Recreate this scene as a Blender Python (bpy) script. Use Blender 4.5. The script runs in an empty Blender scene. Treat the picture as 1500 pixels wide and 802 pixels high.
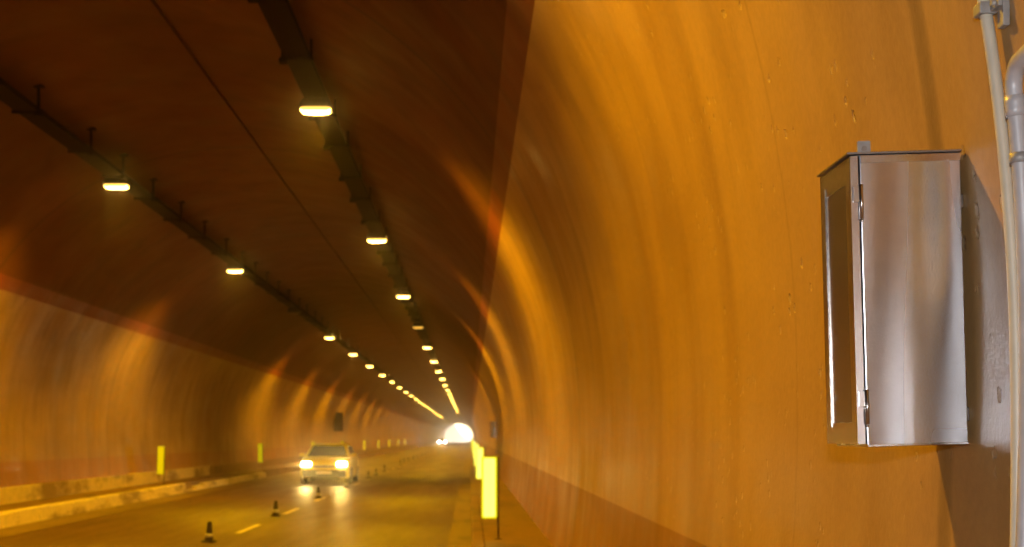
import bpy, bmesh, math, random
from mathutils import Vector, Matrix
random.seed(7)
S = bpy.context.scene
COL = S.collection
R = math.radians
CX = -4.09            # tunnel axis, metres left of the camera
Y0, Y1 = -200.0, 515.0  # the two tunnel mouths
WALK = 0.28           # height of the raised walkways

# ------------------------------------------------------------------ materials
def new_mat(name):
    m = bpy.data.materials.new(name); m.use_nodes = True
    nt = m.node_tree
    return m, nt, nt.nodes, nt.links, nt.nodes['Principled BSDF']

def simple(name, col, rough=0.5, metal=0.0, emit=None, strength=0.0, noise=0.0, nscale=20, bump=0.0, spec=None):
    m, nt, N, L, b = new_mat(name)
    b.inputs['Base Color'].default_value = (*col, 1)
    b.inputs['Roughness'].default_value = rough
    b.inputs['Metallic'].default_value = metal
    if spec is not None: b.inputs['Specular IOR Level'].default_value = spec
    if emit:
        b.inputs['Emission Color'].default_value = (*emit, 1)
        b.inputs['Emission Strength'].default_value = strength
    if noise or bump:
        tc = N.new('ShaderNodeTexCoord')
        n = N.new('ShaderNodeTexNoise'); n.inputs['Scale'].default_value = nscale; n.inputs['Detail'].default_value = 6
        L.new(tc.outputs['Object'], n.inputs['Vector'])
        if noise:
            mx = N.new('ShaderNodeMix'); mx.data_type = 'RGBA'
            mx.inputs[6].default_value = (*[c * (1 - noise) for c in col], 1)
            mx.inputs[7].default_value = (*[min(1, c * (1 + noise)) for c in col], 1)
            L.new(n.outputs['Fac'], mx.inputs[0]); L.new(mx.outputs[2], b.inputs['Base Color'])
        if bump:
            bp = N.new('ShaderNodeBump'); bp.inputs['Strength'].default_value = bump; bp.inputs['Distance'].default_value = 0.01
            L.new(n.outputs['Fac'], bp.inputs['Height']); L.new(bp.outputs['Normal'], b.inputs['Normal'])
    return m

def nd(N, t, **kw):
    n = N.new(t)
    for k, v in kw.items(): setattr(n, k, v)
    return n

def math_node(N, L, op, a, b=None, c=None, clamp=False):
    n = N.new('ShaderNodeMath'); n.operation = op; n.use_clamp = clamp
    for i, v in enumerate((a, b, c)):
        if v is None: continue
        if isinstance(v, (int, float)): n.inputs[i].default_value = v
        else: L.new(v, n.inputs[i])
    return n.outputs[0]

def ramp(N, L, fac, stops):
    r = N.new('ShaderNodeValToRGB')
    el = r.color_ramp.elements
    while len(el) < len(stops): el.new(0.5)
    for e, (p, c) in zip(el, stops):
        e.position = p; e.color = (c, c, c, 1) if isinstance(c, (int, float)) else (*c, 1)
    L.new(fac, r.inputs[0])
    return r.outputs[0]

def noise(N, L, vec, scale, detail=4, rough=0.55, distort=0.0):
    n = N.new('ShaderNodeTexNoise')
    n.inputs['Scale'].default_value = scale; n.inputs['Detail'].default_value = detail
    n.inputs['Roughness'].default_value = rough; n.inputs['Distortion'].default_value = distort
    L.new(vec, n.inputs['Vector'])
    return n.outputs['Fac']

def mapped(N, L, vec, scale):
    m = N.new('ShaderNodeMapping'); m.inputs['Scale'].default_value = scale
    L.new(vec, m.inputs['Vector'])
    return m.outputs[0]

def mix_col(N, L, fac, a, b, mode='MIX'):
    m = N.new('ShaderNodeMix'); m.data_type = 'RGBA'; m.blend_type = mode
    if isinstance(fac, (int, float)): m.inputs[0].default_value = fac
    else: L.new(fac, m.inputs[0])
    for i, v in ((6, a), (7, b)):
        if isinstance(v, tuple): m.inputs[i].default_value = (*v, 1)
        else: L.new(v, m.inputs[i])
    return m.outputs[2]

def lining(name, col, dark, stain, rough, chips=0.0, wave=0.0, streak=0.5, joint=0.45):
    """Tunnel lining paint / concrete: patchy colour, streaks running down, casting joints, chips and waviness."""
    m, nt, N, L, b = new_mat(name)
    tc = N.new('ShaderNodeTexCoord').outputs['Object']
    big = noise(N, L, mapped(N, L, tc, (0.5, 0.16, 0.5)), 1.0, 5)
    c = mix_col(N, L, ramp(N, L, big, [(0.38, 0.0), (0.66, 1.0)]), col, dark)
    st = noise(N, L, mapped(N, L, tc, (1.0, 0.9, 0.13)), 2.0, 3, 0.5, 0.3)
    st = ramp(N, L, st, [(0.47, 0.0), (0.70, streak)])
    c = mix_col(N, L, st, c, stain)
    fine = noise(N, L, tc, 35.0, 4)
    c = mix_col(N, L, 0.25, c, ramp(N, L, fine, [(0.3, 0.55), (0.7, 1.0)]), 'MULTIPLY')
    sep = N.new('ShaderNodeSeparateXYZ'); L.new(tc, sep.inputs[0])
    # casting joints across the tunnel every 10.6 m
    wob = noise(N, L, tc, 1.4, 3)
    yy = math_node(N, L, 'MULTIPLY_ADD', wob, 0.05, sep.outputs[1])
    t = math_node(N, L, 'MODULO', math_node(N, L, 'ADD', yy, 106.0 - 13.8 + 0.0), 10.6)
    d = math_node(N, L, 'ABSOLUTE', math_node(N, L, 'SUBTRACT', t, 5.3))
    jt = ramp(N, L, math_node(N, L, 'SUBTRACT', 5.3, d), [(0.0, joint), (0.03, joint * 0.8), (0.06, 0.0)])
    c = mix_col(N, L, jt, c, (0.035, 0.02, 0.012))
    # half-joint between formwork sheets, fainter
    t2 = math_node(N, L, 'MODULO', math_node(N, L, 'ADD', yy, 100.0), 2.65)
    d2 = math_node(N, L, 'ABSOLUTE', math_node(N, L, 'SUBTRACT', t2, 1.3))
    jl = ramp(N, L, d2, [(0.0, 0.32), (0.010, 0.2), (0.018, 0.0)])
    c = mix_col(N, L, jl, c, stain)
    b.inputs['Specular IOR Level'].default_value = 0.27
    w1 = noise(N, L, mapped(N, L, tc, (0.6, 0.7, 0.35)), 1.3, 2, 0.4)
    bp1 = N.new('ShaderNodeBump'); bp1.inputs['Strength'].default_value = 1.0; bp1.inputs['Distance'].default_value = wave
    L.new(w1, bp1.inputs['Height'])
    grain = noise(N, L, tc, 55.0, 5, 0.6)
    bp2 = N.new('ShaderNodeBump'); bp2.inputs['Strength'].default_value = 0.35; bp2.inputs['Distance'].default_value = 0.004
    L.new(grain, bp2.inputs['Height']); L.new(bp1.outputs['Normal'], bp2.inputs['Normal'])
    nrm = bp2.outputs['Normal']
    if chips:
        v = N.new('ShaderNodeTexVoronoi'); v.inputs['Scale'].default_value = 15.0
        warp = noise(N, L, tc, 60.0, 2)
        vv = N.new('ShaderNodeVectorMath'); vv.operation = 'ADD'
        L.new(mapped(N, L, tc, (1.0, 1.0, 0.8)), vv.inputs[0])
        ws = N.new('ShaderNodeVectorMath'); ws.operation = 'SCALE'; ws.inputs[3].default_value = 0.03
        cw = N.new('ShaderNodeCombineXYZ'); L.new(warp, cw.inputs[1]); L.new(warp, cw.inputs[2])
        L.new(cw.outputs[0], ws.inputs[0]); L.new(ws.outputs[0], vv.inputs[1])
        L.new(vv.outputs[0], v.inputs['Vector'])
        spot = ramp(N, L, v.outputs['Distance'], [(0.13, 1.0), (0.22, 0.0)])
        keep = ramp(N, L, noise(N, L, tc, 2.3, 3), [(0.47, 0.0), (0.56, 1.0)])
        sepc = N.new('ShaderNodeSeparateColor'); L.new(v.outputs['Color'], sepc.inputs[0])
        keep2 = math_node(N, L, 'GREATER_THAN', sepc.outputs[0], 0.35)
        sp = math_node(N, L, 'MULTIPLY', math_node(N, L, 'MULTIPLY', spot, keep), keep2)
        bp3 = N.new('ShaderNodeBump'); bp3.inputs['Strength'].default_value = chips; bp3.inputs['Distance'].default_value = 0.006
        bp3.invert = True
        L.new(sp, bp3.inputs['Height']); L.new(nrm, bp3.inputs['Normal'])
        nrm = bp3.outputs['Normal']
        c = mix_col(N, L, math_node(N, L, 'MULTIPLY', sp, 0.4), c, (0.70, 0.55, 0.38))
    L.new(nrm, b.inputs['Normal'])
    L.new(c, b.inputs['Base Color'])
    rr = ramp(N, L, noise(N, L, tc, 1.1, 4), [(0.3, rough - 0.07), (0.7, rough + 0.12)])
    L.new(rr, b.inputs['Roughness'])
    return m

M = {}
M['paint'] = lining('ochre_wall_paint', (0.60, 0.375, 0.155), (0.42, 0.245, 0.09), (0.29, 0.155, 0.055), 0.36, chips=1.0, wave=0.09, streak=0.5)
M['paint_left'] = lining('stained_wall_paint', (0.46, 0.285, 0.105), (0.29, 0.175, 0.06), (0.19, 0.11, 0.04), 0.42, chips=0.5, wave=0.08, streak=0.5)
M['dado'] = lining('brown_dado_paint', (0.40, 0.195, 0.07), (0.30, 0.14, 0.05), (0.19, 0.09, 0.04), 0.42, chips=0.6, wave=0.06)
M['stripe'] = lining('red_stripe_paint', (0.26, 0.06, 0.02), (0.20, 0.05, 0.02), (0.12, 0.04, 0.02), 0.5, wave=0.05)
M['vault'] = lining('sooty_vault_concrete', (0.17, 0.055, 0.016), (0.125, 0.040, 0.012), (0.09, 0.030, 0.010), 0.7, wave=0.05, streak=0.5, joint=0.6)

def asphalt():
    m, nt, N, L, b = new_mat('asphalt')
    tc = N.new('ShaderNodeTexCoord').outputs['Object']
    n1 = noise(N, L, mapped(N, L, tc, (1.1, 0.12, 1)), 1.0, 6, 0.6)
    c = mix_col(N, L, ramp(N, L, n1, [(0.35, 0.0), (0.68, 1.0)]), (0.165, 0.084, 0.038), (0.10, 0.050, 0.023))
    n2 = noise(N, L, mapped(N, L, tc, (0.25, 0.35, 1)), 0.8, 4)
    c = mix_col(N, L, ramp(N, L, n2, [(0.5, 0.0), (0.62, 0.5)]), c, (0.19, 0.097, 0.043))
    g = noise(N, L, tc, 90.0, 4)
    c = mix_col(N, L, 0.5, c, ramp(N, L, g, [(0.3, 0.5), (0.75, 1.0)]), 'MULTIPLY')
    L.new(c, b.inputs['Base Color'])
    L.new(ramp(N, L, n1, [(0.3, 0.34), (0.7, 0.55)]), b.inputs['Roughness'])
    bp = N.new('ShaderNodeBump'); bp.inputs['Strength'].default_value = 0.5; bp.inputs['Distance'].default_value = 0.006
    L.new(g, bp.inputs['Height']); L.new(bp.outputs['Normal'], b.inputs['Normal'])
    return m
M['asphalt'] = asphalt()

def worn(name, col, under, cover, scale, rough=0.6, stretch=(1, 1, 1)):
    """Worn paint over concrete, patchy."""
    m, nt, N, L, b = new_mat(name)
    tc = N.new('ShaderNodeTexCoord').outputs['Object']
    n1 = noise(N, L, mapped(N, L, tc, stretch), scale, 7, 0.65)
    c = mix_col(N, L, ramp(N, L, n1, [(cover, 0.0), (cover + 0.10, 1.0)]), col, under)
    n2 = noise(N, L, tc, 9.0, 5)
    c = mix_col(N, L, 0.5, c, ramp(N, L, n2, [(0.3, 0.5), (0.7, 1.0)]), 'MULTIPLY')
    L.new(c, b.inputs['Base Color']); b.inputs['Roughness'].default_value = rough
    bp = N.new('ShaderNodeBump'); bp.inputs['Strength'].default_value = 0.4; bp.inputs['Distance'].default_value = 0.01
    L.new(n2, bp.inputs['Height']); L.new(bp.outputs['Normal'], b.inputs['Normal'])
    return m
M['whitewash'] = worn('worn_whitewash', (0.84, 0.68, 0.50), (0.34, 0.23, 0.14), 0.50, 1.3, stretch=(1, 0.3, 1.2))
M['plinth'] = worn('patchy_plinth_paint', (0.70, 0.54, 0.38), (0.26, 0.16, 0.09), 0.50, 0.9, stretch=(1, 0.4, 1.0))
M['gutter'] = worn('gutter_concrete', (0.27, 0.17, 0.09), (0.17, 0.11, 0.06), 0.5, 1.2, stretch=(1, 0.3, 1))
M['walk'] = worn('walkway_concrete', (0.25, 0.135, 0.06), (0.16, 0.085, 0.04), 0.5, 1.0, stretch=(1, 0.5, 1))
M['marking'] = worn('road_paint', (0.85, 0.72, 0.48), (0.4, 0.3, 0.2), 0.66, 3.0)
M['hill'] = simple('dry_grass_hill', (0.05, 0.055, 0.025), 0.9, noise=0.5, nscale=0.3)  # dark tone for the hills added behind the exit glare
M['ground'] = simple('bare_ground', (0.30, 0.27, 0.22), 0.9, noise=0.3, nscale=0.4)

def steel():
    m, nt, N, L, b = new_mat('stainless_sheet')
    tc = N.new('ShaderNodeTexCoord').outputs['Object']
    b.inputs['Metallic'].default_value = 1.0
    n = noise(N, L, tc, 25.0, 5)
    c = mix_col(N, L, n, (0.57, 0.565, 0.59), (0.71, 0.70, 0.73))
    L.new(c, b.inputs['Base Color'])
    sm = noise(N, L, mapped(N, L, tc, (14, 14, 1.0)), 1.0, 0, 0.5, 0.0)
    L.new(ramp(N, L, sm, [(0.3, 0.20), (0.7, 0.36)]), b.inputs['Roughness'])
    w = noise(N, L, mapped(N, L, tc, (9.0, 9.0, 1.1)), 1.0, 0, 0.4, 0.0)
    bp = N.new('ShaderNodeBump'); bp.inputs['Strength'].default_value = 1.0; bp.inputs['Distance'].default_value = 0.034
    L.new(w, bp.inputs['Height'])
    f = noise(N, L, tc, 160.0, 3)
    bp2 = N.new('ShaderNodeBump'); bp2.inputs['Strength'].default_value = 0.12; bp2.inputs['Distance'].default_value = 0.002
    L.new(f, bp2.inputs['Height']); L.new(bp.outputs['Normal'], bp2.inputs['Normal'])
    L.new(bp2.outputs['Normal'], b.inputs['Normal'])
    return m
M['steel'] = steel()
M['steel_edge'] = simple('folded_steel', (0.62, 0.58, 0.56), 0.24, 1.0, bump=0.05, nscale=90)
M['steel_dark'] = simple('dull_steel', (0.30, 0.27, 0.25), 0.45, 1.0, noise=0.3, nscale=30)
M['door_panel'] = simple('smoky_door_panel', (0.26, 0.21, 0.16), 0.26, 0.8, bump=0.02, nscale=6)
M['conduit'] = simple('cream_conduit', (0.62, 0.55, 0.42), 0.42, noise=0.18, nscale=14, bump=0.15)
M['greypipe'] = simple('grey_pipe', (0.50, 0.47, 0.47), 0.42, 0.1, noise=0.22, nscale=18, bump=0.1)
M['galv'] = simple('galvanised', (0.36, 0.34, 0.32), 0.6, 0.4, noise=0.3, nscale=40)
M['tray'] = simple('sooty_tray', (0.020, 0.006, 0.002), 0.95, 0.0, noise=0.4, nscale=12, spec=0.1)
M['cable'] = simple('dusty_cable', (0.075, 0.026, 0.009), 0.9)
M['housing'] = simple('lamp_housing', (0.015, 0.012, 0.01), 0.8, 0.0)
M['lens'] = simple('sodium_lens', (0.9, 0.7, 0.4), 0.4, emit=(1.0, 0.52, 0.08), strength=0.5)
M['lens_glass'] = simple('sodium_glass', (0.9, 0.7, 0.4), 0.4, emit=(1.0, 0.54, 0.08), strength=17.0)
M['lens_dim'] = simple('failing_lens', (0.6, 0.4, 0.2), 0.4, emit=(1.0, 0.50, 0.06), strength=0.25)
M['lens_off'] = simple('unlit_lens', (0.10, 0.07, 0.045), 0.3)
M['board_bright'] = simple('lime_reflector_bright', (0.85, 0.9, 0.1), 0.5, emit=(1.0, 1.0, 0.24), strength=0.20)  # unlit boards: emission put in for the flash light they throw back
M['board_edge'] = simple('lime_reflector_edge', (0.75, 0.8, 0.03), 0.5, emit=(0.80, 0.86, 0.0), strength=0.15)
M['board_left'] = simple('yellow_reflector', (0.7, 0.7, 0.03), 0.5, emit=(0.58, 0.54, 0.0), strength=0.13)  # left boards given a weaker emission in place of returned flash
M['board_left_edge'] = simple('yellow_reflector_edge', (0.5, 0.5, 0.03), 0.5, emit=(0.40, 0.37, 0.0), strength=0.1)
M['rust'] = simple('rusty_post', (0.10, 0.055, 0.035), 0.7, 0.3, noise=0.4, nscale=30)
M['rubber'] = simple('black_rubber', (0.022, 0.02, 0.02), 0.7, noise=0.3, nscale=25)
M['cone'] = simple('dirty_red_plastic', (0.016, 0.006, 0.005), 0.8, noise=0.4, nscale=30)
M['sleeve'] = simple('grey_white_sleeve', (0.55, 0.53, 0.55), 0.4, noise=0.2, nscale=40)
M['sign'] = simple('dark_sign_sheet', (0.035, 0.03, 0.027), 0.6, 0.2, noise=0.3, nscale=10)
M['taxi'] = simple('taxi_yellow_paint', (0.74, 0.60, 0.03), 0.28, noise=0.06, nscale=3)
M['white_car'] = simple('pale_car_paint', (0.55, 0.54, 0.52), 0.28)
M['glass'] = simple('dark_car_glass', (0.02, 0.02, 0.02), 0.05)
M['trim'] = simple('black_car_trim', (0.025, 0.024, 0.024), 0.5)
M['chrome'] = simple('bright_trim', (0.7, 0.7, 0.7), 0.2, 1.0)
M['rim'] = simple('alloy_rim', (0.45, 0.45, 0.45), 0.35, 0.9)
M['plate'] = simple('pale_number_plate', (0.75, 0.70, 0.74), 0.4, noise=0.1, nscale=30)
M['headlight'] = simple('lit_headlight', (0.9, 0.9, 0.9), 0.2, emit=(1.0, 0.74, 0.28), strength=11.0)
M['head_far'] = simple('lit_headlight_far', (0.9, 0.9, 0.9), 0.2, emit=(1.0, 0.96, 0.88), strength=30.0)

# ------------------------------------------------------------------ mesh helpers
class MB:
    def __init__(s): s.bm = bmesh.new()
    def box(s, a, b, bevel=0.0, seg=2):
        vs = [s.bm.verts.new((x, y, z)) for x in (a[0], b[0]) for y in (a[1], b[1]) for z in (a[2], b[2])]
        idx = [(0, 1, 3, 2), (4, 6, 7, 5), (0, 4, 5, 1), (2, 3, 7, 6), (0, 2, 6, 4), (1, 5, 7, 3)]
        fs = [s.bm.faces.new([vs[i] for i in f]) for f in idx]
        if bevel:
            es = list({e for f in fs for e in f.edges})
            bmesh.ops.bevel(s.bm, geom=es, offset=bevel, segments=seg, profile=0.5, affect='EDGES')
        return s
    def loft(s, rings, cap=True, smooth=False):
        vr = [[s.bm.verts.new(p) for p in r] for r in rings]
        n = len(vr[0])
        for a, b in zip(vr, vr[1:]):
            for i in range(n):
                f = s.bm.faces.new((a[i], a[(i + 1) % n], b[(i + 1) % n], b[i])); f.smooth = smooth
        if cap:
            s.bm.faces.new(list(reversed(vr[0]))); s.bm.faces.new(vr[-1])
        return s
    def tube(s, pts, r, n=16, cap=True):
        pts = [Vector(p) for p in pts]
        rings = []; ref = None
        for i, p in enumerate(pts):
            t = (pts[min(i + 1, len(pts) - 1)] - pts[max(i - 1, 0)]).normalized()
            if ref is None: ref = t.orthogonal().normalized()
            u = (ref - t * ref.dot(t)).normalized(); ref = u
            v = t.cross(u)
            rr = r[i] if isinstance(r, (list, tuple)) else r
            rings.append([p + (u * math.cos(a) + v * math.sin(a)) * rr for a in [2 * math.pi * k / n for k in range(n)]])
        return s.loft(rings, cap, True)
    def quadprism(s, pts, thick):
        """A flat polygon given thickness along its normal (inwards)."""
        pts = [Vector(p) for p in pts]
        nrm = (pts[1] - pts[0]).cross(pts[2] - pts[0]).normalized()
        return s.loft([[p for p in pts], [p - nrm * thick for p in pts]])
    def build(s, name, mat, parent=None):
        bmesh.ops.recalc_face_normals(s.bm, faces=s.bm.faces)
        me = bpy.data.meshes.new(name); s.bm.to_mesh(me); s.bm.free()
        me.materials.append(mat)
        o = bpy.data.objects.new(name, me); COL.objects.link(o)
        if parent: o.parent = parent
        return o

def tag(o, label=None, cat=None, group=None, kind=None):
    if label: o['label'] = label
    if cat: o['category'] = cat
    if group: o['group'] = group
    if kind: o['kind'] = kind
    return o
def empty(name, loc=(0, 0, 0), rot=(0, 0, 0)):
    o = bpy.data.objects.new(name, None); COL.objects.link(o); o.location = loc; o.rotation_euler = rot
    o.empty_display_size = 0.1
    return o
def copy_tree(o, parent=None):
    c = o.copy(); COL.objects.link(c); c.parent = parent
    for ch in list(o.children): copy_tree(ch, c)
    return c
def rrect(cx, cz, w, h, r, n=5):
    out = []
    for k, (sx, sz) in enumerate(((1, 1), (-1, 1), (-1, -1), (1, -1))):
        for i in range(n + 1):
            a = math.pi / 2 * (k + i / n)
            out.append((cx + sx * (w / 2 - r) + r * math.cos(a), cz + sz * (h / 2 - r) + r * math.sin(a)))
    return out

# ------------------------------------------------------------------ tunnel section
ZC, HW = 1.75, 5.20
def half(z):
    if z < ZC: return HW - (ZC - z) ** 2 / 20.0
    return HW - 5.0 + math.sqrt(max(0.0, 25.0 - (z - ZC) ** 2))
def wall_x(z): return CX + half(z)          # right-hand wall surface
TH = math.asin(0.2 / 5.0) + R(13)
RC = 5.0 + 0.2 / math.sin(TH); ZCC = ZC - 0.2 / math.tan(TH)
def crown_z(off):
    if abs(off) < RC * math.sin(TH): return ZCC + math.sqrt(RC ** 2 - off ** 2)
    return ZC + math.sqrt(max(0, 25 - (abs(off) - 0.2) ** 2))

def strip(name, pts, mat, parent, y0=Y0, y1=Y1, thick=0.45, closed_arc=False):
    """One long band of lining: pts = profile (offset, z), thickened outwards."""
    bm = bmesh.new()
    P = [Vector((x, 0, z)) for x, z in pts]
    outer = []
    for i, p in enumerate(P):
        t = (P[min(i + 1, len(P) - 1)] - P[max(i - 1, 0)]).normalized()
        nrm = Vector((t.z, 0, -t.x))
        c = Vector((0, 0, 2.0))
        if nrm.dot(p - c) < 0: nrm = -nrm
        outer.append(p + nrm * thick)
    ys = [y0 + (y1 - y0) * k / 8 for k in range(9)]
    def surf(poly, smooth):
        V = [[bm.verts.new((CX + p.x, y, p.z)) for p in poly] for y in ys]
        for a, b in zip(V, V[1:]):
            for i in range(len(poly) - 1):
                f = bm.faces.new((a[i], a[i + 1], b[i + 1], b[i])); f.smooth = smooth
    surf(P, True); surf(outer, True)
    surf([P[0], outer[0]], False); surf([P[-1], outer[-1]], False)
    for y in (y0, y1):
        for i in range(len(P) - 1):
            bm.faces.new([bm.verts.new((CX + q.x, y, q.z)) for q in (P[i], P[i + 1], outer[i + 1], outer[i])])
    me = bpy.data.meshes.new(name); bm.to_mesh(me); bm.free(); me.materials.append(mat)
    o = bpy.data.objects.new(name, me); COL.objects.link(o); o.parent = parent
    return o
def zs(a, b, n): return [a + (b - a) * i / n for i in range(n + 1)]

tunnel = tag(empty('tunnel', (0, 0, 0)), 'long arched road tunnel with glossy ochre walls and a dark sooty vault', 'tunnel')
Z_D, Z_S0, Z_S1 = 1.10, 4.31, 4.55
for sgn in (1, -1):
    strip('dado', [(sgn * half(z), z) for z in zs(0.0, Z_D, 8)], M['dado'], tunnel)
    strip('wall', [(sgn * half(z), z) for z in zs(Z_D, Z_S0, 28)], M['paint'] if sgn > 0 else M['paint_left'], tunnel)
    strip('stripe', [(sgn * half(z), z) for z in zs(Z_S0, Z_S1, 4)], M['stripe'], tunnel)
offs = [-half(Z_S1) + (2 * half(Z_S1)) * i / 64 for i in range(65)]
offs = [half(Z_S1) * math.sin(math.pi / 2 * (-1 + 2 * i / 64)) for i in range(65)]
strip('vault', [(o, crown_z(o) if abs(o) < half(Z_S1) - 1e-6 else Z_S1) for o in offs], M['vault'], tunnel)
mb = MB(); xb = CX - half(WALK)
mb.box((xb - 0.05, Y0 + 0.1, WALK - 0.02), (xb + 0.045, 48.0, WALK + 0.33), 0.015)
mb.build('plinth', M['plinth'], tunnel)
mb = MB(); mb.box((xb - 0.05, 48.02, WALK - 0.02), (xb + 0.040, Y1 - 0.1, WALK + 0.30), 0.015)
mb.build('plinth', M['walk'], tunnel)
# thin cable along the crown
mb = MB(); mb.tube([(CX + 0.35, Y0 + 1, crown_z(0.35) - 0.03), (CX + 0.35, Y1 - 1, crown_z(0.35) - 0.012)], 0.014, 8)
mb.build('crown_cable', M['cable'], tunnel)

# ------------------------------------------------------------------ ground, road, walkways
def sheet(name, x0, x1, y0, y1, z, mat, kind='structure'):
    bm = bmesh.new()
    bm.faces.new([bm.verts.new(v) for v in ((x0, y0, z), (x1, y0, z), (x1, y1, z), (x0, y1, z))])
    me = bpy.data.meshes.new(name); bm.to_mesh(me); bm.free(); me.materials.append(mat)
    o = bpy.data.objects.new(name, me); COL.objects.link(o); o['kind'] = kind
    return o
sheet('ground', -3000, 3000, -1500, 6000, -0.03, M['ground'])
KL, KR = -8.20, 0.03
bm = bmesh.new(); g = {}  # hills added beyond the exit to dim and break up its bright outline
for i in range(41):
    for j in range(13):
        x = -80 + 4 * i; y = 640 + 12 * j
        u = max(0.0, math.sin(math.pi * j / 12))
        prof = max(0.0, min(1.0, (-2 - x) / 9.0)) * 13 + max(0.0, min(1.0, (x - 4) / 40.0)) * 9
        z = -0.3 + u * (prof + random.uniform(-.4, .4) * (prof > 1))
        g[i, j] = bm.verts.new((x, y, z))
for i in range(40):
    for j in range(12):
        f = bm.faces.new((g[i, j], g[i + 1, j], g[i + 1, j + 1], g[i, j + 1])); f.smooth = True
me = bpy.data.meshes.new('hills'); bm.to_mesh(me); bm.free(); me.materials.append(M['hill'])
o = bpy.data.objects.new('hills', me); COL.objects.link(o); o['kind'] = 'structure'
sheet('road', KL + 0.01, KR - 0.01, Y0 - 30, Y1 + 400, 0.0, M['asphalt'])
def slab(name, x0, x1, z0, z1, mat, y0=Y0, y1=Y1, bevel=0.02):
    mb = MB(); mb.box((x0, y0, z0), (x1, y1, z1), bevel); o = mb.build(name, mat); o['kind'] = 'structure'; return o
sheet('gutter', KL, KL + 0.75, Y0, Y1, 0.004, M['gutter'])
sheet('gutter', KR - 0.36, KR, Y0, Y1, 0.004, M['gutter'])
slab('sidewalk', KR + 0.16, wall_x(WALK) + 0.1, -0.02, WALK, M['walk'], bevel=0)
slab('kerb', KR, KR + 0.157, -0.02, WALK + 0.003, M['walk'])
slab('sidewalk', CX - half(WALK) - 0.1, KL - 0.16, -0.02, WALK, M['walk'], bevel=0)
# the left kerb, with the drop where the whitewash is broken
bk = [(Y0, 39.4, WALK + 0.003), (39.42, 41.0, 0.06), (41.02, 42.2, 0.14), (42.22, 55.0, 0.20)]
mb = MB()
for a, b, h in bk:
    rings = []; n = max(3, int((b - a) / 0.4))
    for i in range(n + 1):
        y = a + (b - a) * i / n
        d = random.uniform(-0.025, 0.012) if y > 0 else 0; e = random.uniform(-0.02, 0.006) if y > 0 else 0
        rings.append([(KL - 0.157, y, -0.02), (KL - 0.157, y, h), (KL - 0.03 + e, y, h + d * 0.5), (KL + e, y, h - 0.03 + d), (KL, y, -0.02)])
    mb.loft(rings)
o = mb.build('kerb', M['whitewash']); o['kind'] = 'structure'
slab('kerb', KL - 0.157, KL, -0.02, WALK + 0.003, M['walk'], y0=55.02)
# lane dashes: 2.5 m on, 3.1 m off
bm = bmesh.new(); y = 5.6
xm = -3.86
k = 0
while y < Y1:
    a = y; b = y + 2.3
    bm.faces.new([bm.verts.new(v) for v in ((xm - 0.06, a, 0.006), (xm + 0.06, a, 0.006), (xm + 0.06, b, 0.006), (xm - 0.06, b, 0.006))])
    y += 5.7
me = bpy.data.meshes.new('road_markings'); bm.to_mesh(me); bm.free(); me.materials.append(M['marking'])
o = bpy.data.objects.new('road_markings', me); COL.objects.link(o); o['kind'] = 'structure'

# ------------------------------------------------------------------ cable trays with their hangers
OFF = 2.04
ZL = 5.98
def cable_tray(off, label):
    x = CX + off; z = ZL + 0.13
    t = tag(empty('cable_tray', (x, 0, z)), label, 'cable tray', 'cable trays along the lamp rows')
    mb = MB()
    for (a, b) in (((-0.15, Y0 + .5, 0), (0.15, Y1 - .5, 0.012)), ((-0.15, Y0 + .5, 0.012), (-0.138, Y1 - .5, 0.075)), ((0.138, Y0 + .5, 0.012), (0.15, Y1 - .5, 0.075))):
        mb.box(a, b)
    mb.build('tray', M['tray'], t)
    mb = MB()
    for dx, r in ((-0.09, 0.03), (-0.02, 0.036), (0.055, 0.03), (0.1, 0.02)):
        pts = []; y = Y0 + .6
        while y < Y1 - 1:
            pts.append((dx + random.uniform(-.008, .008), y, 0.012 + r + random.uniform(0, .02))); y += 4
        mb.tube(pts, r, 6)
    mb.build('cables', M['tray'], t)
    ztop = crown_z(off) - z
    y = 2.0; n = 0
    bmesh_src = None
    while y < 400 and n < 100:
        if bmesh_src is None:
            mb = MB()
            side = -1 if off > 0 else 1       # inner side of the vault
            xi = 0.17 * side
            zi = crown_z(off + xi) - z - 0.015
            zo = crown_z(off - xi) - z - 0.015
            mb.box((-0.2, -0.025, -0.03), (0.2, 0.025, -0.002))
            mb.box((xi - 0.018, -0.018, -0.03), (xi + 0.018, 0.018, zi + 0.015))
            mb.box((-xi - 0.014, -0.014, -0.03), (-xi + 0.014, 0.014, zo + 0.02))
            mb.box((xi - 0.07, -0.06, zi - 0.01), (xi + 0.07, 0.06, zi + 0.02))
            mb.box((-0.21 if side < 0 else 0.12, -0.05, -0.07), (-0.12 if side < 0 else 0.21, 0.05, -0.02))
            o = mb.build('hanger', M['tray'], t); bmesh_src = o
        else:
            o = bmesh_src.copy(); COL.objects.link(o); o.parent = t
        o.location = (0, y + random.uniform(-.3, .3), 0); n += 1
        y += 2.4 if y < 60 else 5.5
    return t
cable_tray(OFF, 'dark sooty cable tray above the lamp row nearer the ochre right wall')
cable_tray(-OFF, 'dark sooty cable tray above the lamp row on the left of the vault')

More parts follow.
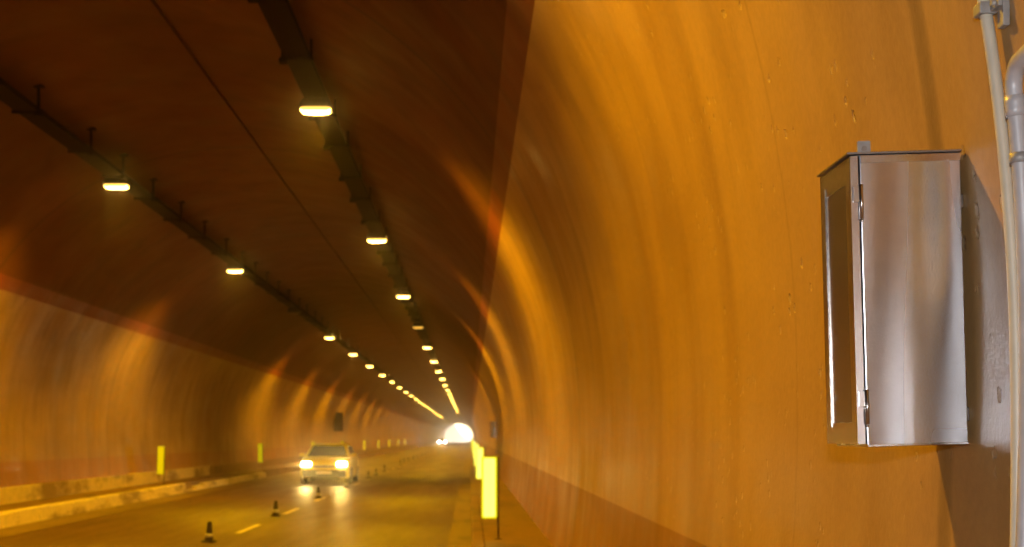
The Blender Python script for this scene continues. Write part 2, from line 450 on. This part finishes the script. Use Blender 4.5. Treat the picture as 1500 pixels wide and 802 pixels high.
# ------------------------------------------------------------------ sodium lamps
SPOT = 260.0
def light(name, kind, energy, col, **kw):
    d = bpy.data.lights.new(name, kind); d.energy = energy; d.color = col
    for k, v in kw.items(): setattr(d, k, v)
    return d
SODIUM = (1.0, 0.52, 0.0)
spot_data = light('sodium_light', 'SPOT', SPOT * 0.93, SODIUM, spot_size=R(152), spot_blend=0.5, shadow_soft_size=0.10)
dim_data = light('failing_light', 'SPOT', SPOT * 0.15, SODIUM, spot_size=R(152), spot_blend=0.5, shadow_soft_size=0.10)
def build_lamp(lens_mat, data):
    t = empty('ceiling_lamp')
    mb = MB()
    prof = [rrect(0, 0, 0.44, 0.27, 0.05), rrect(0, 0, 0.43, 0.26, 0.05), rrect(0, 0, 0.36, 0.20, 0.05)]
    mb.loft([[(x, y, z) for x, y in p] for p, z in zip(prof, (0.0, 0.05, 0.12))], smooth=False)
    mb.build('housing', M['housing'], t)
    mb = MB()
    rings = []
    for z, k in ((-0.001, 1.0), (-0.030, 0.97), (-0.050, 0.86), (-0.061, 0.62), (-0.065, 0.3)):
        rings.append([(x, y, z) for x, y in rrect(0, 0, 0.41 * k, 0.24 * k, 0.07 * k)])
    mb.loft(rings, smooth=True)
    lens = mb.build('lens', lens_mat, t)
    if lens_mat is M['lens']:
        lens.data.materials.append(M['lens_glass'])
        for p in lens.data.polygons:
            if p.normal.z < -0.75: p.material_index = 1
    mb = MB(); mb.box((-0.16, -0.03, 0.121), (-0.13, 0.03, 0.145)); mb.box((0.13, -0.03, 0.121), (0.16, 0.03, 0.145))
    mb.build('bracket', M['tray'], t)
    if data:
        l = bpy.data.objects.new('lamp_light', data); COL.objects.link(l); l.parent = t
        l.location = (0, 0, -0.22); l.scale = (1.0, 0.85, 1.0)
    return t
lit = build_lamp(M['lens'], spot_data)
dim = build_lamp(M['lens_dim'], dim_data)
off_ = build_lamp(M['lens_off'], None)
used = set()
ORD = ['nearest', 'second nearest', 'third nearest', 'fourth nearest', 'fifth nearest', 'sixth nearest', 'seventh nearest', 'eighth nearest', 'ninth nearest', 'tenth nearest']
def put_lamp(src, off, y, label, group):
    if src not in used: o = src; used.add(src)
    else: o = copy_tree(src)
    o.location = (CX + off, y, ZL)
    tag(o, label, 'ceiling lamp', group)
def row(off, first, side, special, last):
    n = 0; y = first
    seen = 0
    while y < last:
        src = special.get(n, lit)
        if y < 15:
            lab = 'glowing sodium lamp overhead, out of the picture above the %s row' % side
        elif src is off_:
            lab = 'unlit ceiling lamp in the left row, a dark gap between two glowing ones'
        elif src is dim:
            lab = 'weak failing orange lamp in the right ceiling row, dimmer than its neighbours'
        else:
            if seen < 9: lab = '%s brightly glowing yellow lamp in the %s ceiling row' % (ORD[seen], side)
            else: lab = 'tiny far yellow lamp deep in the %s ceiling row towards the bright exit' % side
            seen += 1
        put_lamp(src, off, y, lab, 'sodium lamps in the %s ceiling row' % side)
        y += 12.0; n += 1
row(OFF, 18.2 - 12.0, 'right', {4: dim}, 240)
row(-OFF, 23.7 - 12.0, 'left', {3: off_}, 300)

# ------------------------------------------------------------------ marker boards on thin posts
def build_board(face, edge):
    t = empty('marker_board')
    mb = MB(); mb.box((-0.05, -0.05, 0), (0.05, 0.05, 0.008), 0.002); mb.build('base_plate', M['rust'], t)
    mb = MB(); mb.tube([(0, 0, 0.008), (0, 0, 0.6), (0.002, 0, 1.08)], 0.013, 10); mb.build('post', M['rust'], t)
    mb = MB()
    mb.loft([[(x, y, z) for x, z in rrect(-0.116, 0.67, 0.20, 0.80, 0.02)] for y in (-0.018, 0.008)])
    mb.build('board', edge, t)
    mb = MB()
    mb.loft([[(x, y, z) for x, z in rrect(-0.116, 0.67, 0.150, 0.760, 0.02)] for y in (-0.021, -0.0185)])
    mb.build('reflective_face', face, t)  # inner face set to glow above the rim, as returned flash would
    mb = MB(); mb.box((-0.03, 0.0085, 0.35), (0.016, 0.016, 0.38)); mb.box((-0.03, 0.0085, 0.95), (0.016, 0.016, 0.98))
    mb.build('clip', M['galv'], t)
    return t
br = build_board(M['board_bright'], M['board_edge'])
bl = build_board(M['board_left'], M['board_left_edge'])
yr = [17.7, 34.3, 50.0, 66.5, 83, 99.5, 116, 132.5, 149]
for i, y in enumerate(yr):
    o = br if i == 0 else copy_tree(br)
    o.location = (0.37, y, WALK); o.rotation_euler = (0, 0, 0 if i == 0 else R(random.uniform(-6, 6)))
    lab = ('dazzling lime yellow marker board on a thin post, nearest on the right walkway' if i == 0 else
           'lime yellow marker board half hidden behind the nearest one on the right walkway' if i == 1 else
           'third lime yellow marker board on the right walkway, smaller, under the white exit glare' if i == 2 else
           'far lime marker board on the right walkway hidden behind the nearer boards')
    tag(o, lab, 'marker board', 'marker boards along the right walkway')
yl = [38.5, 57.0, 76.0, 93.5, 113, 131, 148, 166, 184]
labs = ['yellow marker board at the left kerb, nearest one, left of the traffic cones',
        'second yellow marker board on the left walkway, just left of the taxi',
        'yellow marker board seen behind the left corner of the taxi roof',
        'yellow marker board seen behind the right corner of the taxi roof',
        'small yellow marker board on the left walkway, first one right of the taxi',
        'small yellow marker board on the left walkway, second one right of the taxi']
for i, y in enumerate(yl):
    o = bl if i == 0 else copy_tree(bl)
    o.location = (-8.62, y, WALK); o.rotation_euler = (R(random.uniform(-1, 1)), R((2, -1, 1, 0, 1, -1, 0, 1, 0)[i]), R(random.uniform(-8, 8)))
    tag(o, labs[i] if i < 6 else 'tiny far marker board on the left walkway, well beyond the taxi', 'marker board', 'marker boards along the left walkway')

# ------------------------------------------------------------------ short traffic cones on the centre line
def build_cone():
    t = empty('traffic_cone')
    mb = MB(); mb.box((-0.095, -0.095, 0.0), (0.095, 0.095, 0.022), 0.008); mb.build('base', M['rubber'], t)
    mb = MB(); mb.tube([(0, 0, 0.022), (0, 0, 0.03), (0, 0, 0.30), (0, 0, 0.31)], [0.075, 0.065, 0.030, 0.022], 20); mb.build('body', M['cone'], t)
    mb = MB(); mb.tube([(0, 0, 0.075), (0, 0, 0.135)], [0.0625, 0.0545], 20); mb.build('sleeve', M['sleeve'], t)
    return t
c0 = build_cone()
yc = [20.8, 27.6, 35.6, 43.2, 52.8, 57.2, 63.5, 78, 83, 88.5, 96, 104, 113, 123]
for i, y in enumerate(yc):
    o = c0 if i == 0 else copy_tree(c0)
    o.location = (-3.93 + random.uniform(-.05, .03), y, 0.0075)
    o.rotation_euler = (R(3 if i == 0 else random.uniform(-2, 2)), R(-4 if i == 0 else random.uniform(-2, 2)), random.uniform(0, 1.5))
    lab = ['dark leaning traffic cone nearest the camera, at the bottom edge of the road',
           'dark traffic cone with a pale grey sleeve, second nearest on the lane line',
           'dark traffic cone third along the lane line, in front of the taxi glare',
           'traffic cone standing right beside the taxi bumper on the lane line',
           'small dark cone just past the right headlight of the taxi',
           'small pale lit cone just right of the taxi, sixth along the line',
           'small dark cone to the right of the pale one beyond the taxi'][i] if i < 7 else 'tiny far traffic cone on the lane line beyond the taxi'
    tag(o, lab, 'traffic cone', 'traffic cones along the lane line')

# ------------------------------------------------------------------ cars
def build_car(paint, head_mat):
    """Front towards -y, origin on the road under the nose; 4.25 m long."""
    t = empty('car')
    W = 0.86
    secs = [  # y, half width, z bottom, z top, corner radius
        (0.00, 0.60, 0.36, 0.66, 0.08), (0.05, 0.74, 0.26, 0.75, 0.10), (0.18, 0.82, 0.22, 0.82, 0.12), (0.45, W - .01, 0.20, 0.87, 0.13),
        (0.95, W, 0.20, 0.91, 0.12), (1.35, W, 0.20, 0.95, 0.10), (2.2, W, 0.20, 0.95, 0.09), (3.2, W, 0.20, 0.97, 0.09),
        (3.75, W - .01, 0.22, 0.98, 0.10), (4.05, W - .04, 0.26, 0.94, 0.13), (4.20, W - .12, 0.32, 0.84, 0.12), (4.25, 0.66, 0.38, 0.72, 0.10)]
    mb = MB()
    mb.loft([[(x, y, z) for x, z in rrect(0, (a + b) / 2, 2 * w, b - a, r)] for y, w, a, b, r in secs], smooth=True)
    body = mb.build('body', paint, t)
    # cabin: tapered shell
    def cab(z, y0, y1, w): return [(-w, y0, z), (w, y0, z), (w, y1, z), (-w, y1, z)]
    mb = MB()
    mb.loft([cab(0.90, 0.98, 4.0, 0.80), cab(1.33, 1.72, 3.55, 0.60), cab(1.375, 1.85, 3.40, 0.55)])
    bmesh.ops.bevel(mb.bm, geom=list(mb.bm.edges), offset=0.035, segments=3, affect='EDGES')
    for f in mb.bm.faces: f.smooth = True
    mb.build('cabin', paint, t)
    def lerp(a, b, k): return Vector(a) + (Vector(b) - Vector(a)) * k
    # glass sheets stand 6 mm proud of the shell
    B = cab(0.90, 0.98, 4.0, 0.80); T = cab(1.33, 1.72, 3.55, 0.60)
    def pane(name, a, b, u0, u1, v0, v1, out):
        A = lambda u, v: lerp(lerp(B[a], B[b], u), lerp(T[a], T[b], u), v)
        pts = [A(u0, v0), A(u1, v0), A(u1, v1), A(u0, v1)]
        n = (pts[1] - pts[0]).cross(pts[3] - pts[0]).normalized()
        if n.dot(Vector(out)) < 0: n = -n
        mb = MB(); mb.loft([[p + n * 0.008 for p in pts], [p - n * 0.02 for p in pts]]); return mb.build(name, M['glass'], t)
    pane('windscreen', 0, 1, 0.06, 0.94, 0.10, 0.93, (0, -1, 0.4))
    pane('rear_window', 3, 2, 0.08, 0.92, 0.15, 0.9, (0, 1, 0.4))
    for a, b, o in ((1, 2, (1, 0, 0)), (0, 3, (-1, 0, 0))):
        pane('side_window', a, b, 0.12, 0.47, 0.18, 0.9, o); pane('side_window', a, b, 0.50, 0.86, 0.18, 0.9, o)
    # front end
    mb = MB(); mb.box((-0.36, -0.012, 0.57), (0.36, 0.05, 0.65), 0.012)
    g = mb.build('grille', M['trim'], t)
    mb = MB(); mb.box((-0.36, -0.02, 0.606), (0.36, -0.010, 0.616)); mb.build('grille_bar', M['chrome'], g)
    mb = MB(); mb.box((-0.74, -0.035, 0.24), (0.74, 0.14, 0.50), 0.04); mb.build('bumper', M['trim'], t)
    mb = MB(); mb.box((-0.26, -0.050, 0.36), (0.26, -0.034, 0.47), 0.006); mb.build('number_plate', M['plate'], t)
    for s in (-1, 1):
        mb = MB()
        mb.loft([[(s * (0.60 + x), y, z) for x, z in rrect(0, 0.69, w, h, 0.05)] for y, w, h in ((-0.02, 0.34, 0.17), (0.20, 0.36, 0.19))])
        hl = mb.build('headlight', head_mat, t)
        mb = MB(); mb.loft([[(s * 0.6 + x, y, z) for x, z in rrect(0, 0.69, 0.39, 0.215, 0.06)] for y in (0.012, 0.22)])
        mb.build('bezel', M['chrome'], hl)
        mb = MB(); mb.box((s * 0.80, 1.28, 0.93), (s * 0.99, 1.40, 1.05), 0.03, 3)
        mi = mb.build('mirror', paint, t)
        mb = MB(); mb.box((s * 0.76, 1.31, 0.90), (s * 0.84, 1.36, 0.94)); mb.build('mirror_arm', M['trim'], mi)
        mb = MB(); mb.box((s * 0.55, 4.17, 0.66), (s * 0.78, 4.235, 0.82), 0.02); mb.build('tail_light', M['cone'], t)
        for y in (0.82, 3.42):
            w = empty('wheel', (s * 0.775, y, 0.30)); w.parent = t
            mb = MB(); mb.tube([(-0.10, 0, 0), (-0.095, 0, 0), (-0.06, 0, 0), (0.06, 0, 0), (0.095, 0, 0), (0.10, 0, 0)], [0.19, 0.275, 0.30, 0.30, 0.275, 0.19], 28)
            mb.build('tyre', M['rubber'], w)
            mb = MB(); mb.tube([(-0.102, 0, 0), (0.102, 0, 0)], 0.17, 20)
            mb.build('rim', M['rim'], w)
    mb = MB(); mb.box((-0.5, 0.06, 0.155), (0.5, 0.6, 0.23), 0.02); mb.build('underbody', M['trim'], t)
    return t
HEAD = light('headlight_beam', 'SPOT', 46, (1.0, 0.62, 0.15), spot_size=R(26), spot_blend=1.0, shadow_soft_size=0.07)
def head_beams(car, data):
    for s in (-1, 1):
        l = bpy.data.objects.new('headlight_beam', data); COL.objects.link(l); l.parent = car
        l.location = (s * 0.60, -0.10, 0.69); l.rotation_euler = (R(90 - 6), 0, R(180 - 1))
taxi = build_car(M['taxi'], M['headlight'])
taxi.name = 'taxi'
taxi.location = (-4.93, 46.2, 0.0)
tag(taxi, 'yellow taxi coming towards the camera with both headlights blazing', 'taxi')
head_beams(taxi, HEAD)
far = build_car(M['white_car'], M['head_far'])
far.location = (-5.4, 268.0, 0.0)
tag(far, 'far oncoming car whose white headlights merge with the bright tunnel exit', 'car')
head_beams(far, HEAD)

# ------------------------------------------------------------------ stainless cabinet on the right wall
def build_cabinet(name):
    c = empty(name)
    Wd, Dp, H = 0.243, 0.255, 0.643     # from wall, along the tunnel, height
    F = 0.017                          # door thickness
    mb = MB(); mb.box((-Wd + F + 0.004, 0, 0.0), (0, Dp, H - 0.004), 0.0025, 2)
    body = mb.build('body', M['steel'], c)
    # raised folded seam under the lid and along the bottom
    mb = MB(); mb.box((-Wd + F + 0.006, -0.0025, H - 0.022), (-0.001, -0.0002, H - 0.006)); mb.build('top_seam', M['steel_edge'], body)
    mb = MB(); mb.box((-Wd + F + 0.005, -0.003, -0.003), (0.0, Dp + 0.001, 0.0025), 0.001); mb.build('bottom_seam', M['steel_edge'], body)
    mb = MB(); mb.box((-Wd - 0.007, -0.004, H - 0.003), (0.001, Dp + 0.006, H + 0.002), 0.001); mb.build('lid', M['steel_dark'], c)
    # door facing the road: frame with a recessed panel
    mb = MB()
    x0, x1 = -Wd, -Wd + F
    yb = (0.0, 0.040, Dp - 0.045, Dp); zb = (0.004, 0.052, H - 0.062, H - 0.006)
    for (ya, yc_, za, zc_) in ((yb[0], yb[1], zb[0], zb[3]), (yb[2], yb[3], zb[0], zb[3]), (yb[1], yb[2], zb[0], zb[1]), (yb[1], yb[2], zb[2], zb[3])):
        mb.box((x0, ya, za), (x1, yc_, zc_))
    bmesh.ops.remove_doubles(mb.bm, verts=mb.bm.verts, dist=1e-5)
    door = mb.build('door', M['steel_edge'], c)
    mb = MB(); mb.box((x0 + 0.0018, yb[1] + 0.0005, zb[1] + 0.0005), (x0 + 0.006, yb[2] - 0.0005, zb[2] - 0.0005)); mb.build('door_panel', M['door_panel'], door)
    mb = MB(); mb.box((x0 - 0.0016, yb[2] + 0.002, zb[1] - 0.01), (x0 - 0.0003, yb[2] + 0.007, zb[2] + 0.02)); mb.build('rain_strip', M['steel_edge'], door)
    for z in (H - 0.118, 0.075):
        mb = MB()
        mb.tube([(x1 + 0.004, -0.006, z - 0.028), (x1 + 0.004, -0.006, z + 0.048)], 0.0048, 12)
        mb.tube([(x1 + 0.004, -0.006, z - 0.034), (x1 + 0.004, -0.006, z - 0.029)], 0.0032, 10)
        mb.box((x0 + 0.004, -0.0055, z + 0.01), (x1 + 0.003, -0.0008, z + 0.045), 0.001)
        mb.build('hinge', M['steel_edge'], c)
    # fixing lug standing above the lid, and the two wall clips
    mb = MB(); mb.loft([[(x, y, z) for x, z in rrect(-Wd + F + 0.018, H + 0.012, 0.029, 0.034, 0.003)] for y in (0.012, 0.016)])
    lug = mb.build('lug', M['galv'], c)
    mb = MB(); mb.tube([(-Wd + F + 0.018, 0.009, H + 0.012), (-Wd + F + 0.018, 0.0115, H + 0.012)], 0.006, 12); mb.build('lug_bolt', M['steel_dark'], lug)
    for z in (0.06, H - 0.11):
        mb = MB(); mb.box((0.001, 0.03, z - 0.012), (0.016, 0.045, z + 0.020), 0.003); mb.tube([(0.009, 0.025, z), (0.009, 0.031, z)], 0.004, 10)
        mb.build('wall_clip', M['steel_dark'], c)
    return c
cab1 = build_cabinet('steel_cabinet')
cab1.location = (1.096, 3.0, 1.588); cab1.rotation_euler = (0, R(-1.6), 0)
tag(cab1, 'shiny stainless steel cabinet with a hinged framed door on the near right wall', 'cabinet', 'steel cabinets on the right wall')
cab2 = copy_tree(cab1)
cab2.location = (1.095, 56.0, 1.60)
tag(cab2, 'distant dull cabinet on the right wall, barely visible near the exit glare', 'cabinet', 'steel cabinets on the right wall')

# ------------------------------------------------------------------ conduit and pipe beside the cabinet
cond = tag(empty('conduit', (0, 2.71, 0)), 'cream painted conduit running up the curved wall just right of the steel cabinet', 'conduit')
mb = MB()
mb.tube([(wall_x(z) - 0.022, 0.043 * (z - 1.6), z) for z in zs(0.25, 4.9, 60)], 0.0128, 18); mb.build('tube', M['conduit'], cond)
for z in (0.7, 2.46, 4.0):
    mb = MB(); y = 0.043 * (z - 1.6); xw = wall_x(z)
    mb.box((xw - 0.040, y - 0.020, z - 0.012), (xw - 0.004, y + 0.020, z + 0.012), 0.003)
    mb.box((xw - 0.020, y - 0.062, z - 0.010), (xw - 0.004, y - 0.018, z + 0.014), 0.002)
    mb.box((xw - 0.012, y - 0.066, z - 0.05), (xw + 0.002, y - 0.036, z + 0.035), 0.002)
    mb.tube([(xw - 0.028, y - 0.045, z), (xw - 0.012, y - 0.045, z)], 0.006, 8)
    mb.build('clamp', M['galv'], cond)
gp = tag(empty('grey_pipe', (0, 2.642, 0)), 'thick grey pipe with an elbow at the right edge, beside the cream conduit', 'pipe')
mb = MB()
zt = 2.27; rb = 0.05
pts = [(wall_x(z) - 0.030, 0, z) for z in zs(0.25, zt, 40)]
xw = wall_x(zt) - 0.030
for k in range(1, 9):
    a = R(74) * k / 8
    pts.append((xw - 0.004 * k / 8, -rb * (1 - math.cos(a)), zt + rb * math.sin(a)))
tx = pts[-1]
for k in range(1, 12): pts.append((tx[0] - 0.004 * k, tx[1] - 0.30 * k * math.sin(R(74)), tx[2] + 0.30 * k * math.cos(R(74)) * 0.35))
mb.tube(pts, 0.0165, 20); mb.build('tube', M['greypipe'], gp)
for z0 in (2.255, 1.3):
    mb = MB(); mb.tube([(wall_x(z) - 0.030, 0, z) for z in zs(z0 - 0.035, z0 + 0.005, 3)], 0.0195, 20); mb.build('socket', M['greypipe'], gp)
mb = MB(); mb.tube([pts[-11], pts[-11 + 0] + Vector((0, -0.03, 0.005)) if isinstance(pts[-11], Vector) else (pts[-11][0], pts[-11][1] - 0.03, pts[-11][2] + 0.003)], 0.0195, 20); mb.build('socket', M['greypipe'], gp)
for z in (2.14, 1.0):
    mb = MB(); xw = wall_x(z)
    mb.tube([(xw - 0.030, 0, z - 0.010), (xw - 0.030, 0, z + 0.010)], 0.019, 20)
    mb.box((xw - 0.02, -0.05, z - 0.010), (xw - 0.002, 0.0, z + 0.010), 0.002)
    mb.build('clip', M['galv'], gp)

# ------------------------------------------------------------------ dark sign on the left wall
sg = tag(empty('wall_sign', (-9.27, 92.6, 2.0)), 'dark upright rectangular sign panel on the left wall above the taxi', 'sign')
mb = MB(); mb.loft([[(x, y, z) for x, z in rrect(0.36, 0.66, 0.62, 1.30, 0.03)] for y in (-0.02, 0.02)]); mb.build('panel', M['sign'], sg)
mb = MB()
for z in (0.3, 1.0): mb.box((-0.06, 0.021, z - 0.03), (0.6, 0.06, z + 0.03))
mb.build('bracket', M['galv'], sg)

# ------------------------------------------------------------------ camera flash just above the lens
fl = light('camera_flash', 'SPOT', 34, (0.94, 0.96, 1.0), spot_size=R(110), spot_blend=0.5, shadow_soft_size=0.03)
o = bpy.data.objects.new('camera_flash', fl); COL.objects.link(o); o.location = (0.0, -0.02, 1.79); o.rotation_euler = (R(90), 0, R(-10))

# ------------------------------------------------------------------ haze
USE_HAZE = True
if USE_HAZE:
    mb = MB(); mb.box((-9.9, -24, -1.0), (1.9, 518, 7.4))
    hz = mb.build('haze', bpy.data.materials.new('haze_air'))
    hz['kind'] = 'stuff'
    m = hz.data.materials[0]; m.use_nodes = True; nt = m.node_tree; nt.nodes.clear()
    out = nt.nodes.new('ShaderNodeOutputMaterial'); v = nt.nodes.new('ShaderNodeVolumePrincipled')
    v.inputs['Color'].default_value = (0.92, 0.88, 0.8, 1); v.inputs['Density'].default_value = 0.0028
    v.inputs['Anisotropy'].default_value = 0.975
    nt.links.new(v.outputs[0], out.inputs['Volume'])

# ------------------------------------------------------------------ daylight outside
w = bpy.data.worlds.new('World'); S.world = w; w.use_nodes = True
nt = w.node_tree; bg = nt.nodes['Background']
sky = nt.nodes.new('ShaderNodeTexSky'); sky.sky_type = 'NISHITA'; sky.sun_disc = False
sky.sun_elevation = R(32); sky.sun_rotation = R(15)
nt.links.new(sky.outputs[0], bg.inputs[0]); bg.inputs[1].default_value = 0.15
sd = light('sun', 'SUN', 5.0, (1.0, 0.95, 0.86), angle=R(0.5))
so = bpy.data.objects.new('sun', sd); COL.objects.link(so)
dirv = Vector((math.sin(R(15)) * math.cos(R(32)), math.cos(R(15)) * math.cos(R(32)), math.sin(R(32))))
so.rotation_euler = dirv.to_track_quat('Z', 'Y').to_euler()

# ------------------------------------------------------------------ camera
cd = bpy.data.cameras.new('camera'); co = bpy.data.objects.new('camera', cd); COL.objects.link(co)
co.location = (0, 0, 1.6); co.rotation_euler = (R(90), 0, 0)
cd.sensor_width = 36; cd.lens = 48
cd.shift_x = 62 / 1500; cd.shift_y = 240 / 1500
cd.clip_start = 0.05; cd.clip_end = 12000
cd.dof.use_dof = True; cd.dof.focus_distance = 3.0; cd.dof.aperture_fstop = 6.3
S.camera = co
S.view_settings.view_transform = 'Standard'; S.view_settings.look = 'None'
S.view_settings.exposure = 2.5; S.view_settings.gamma = 1; S.view_settings.use_curve_mapping = False
S.render.engine = 'CYCLES'
cy = S.cycles
cy.max_bounces = 8; cy.diffuse_bounces = 5; cy.glossy_bounces = 4; cy.transmission_bounces = 2; cy.volume_bounces = 2
cy.use_denoising = True; cy.sample_clamp_indirect = 6.0
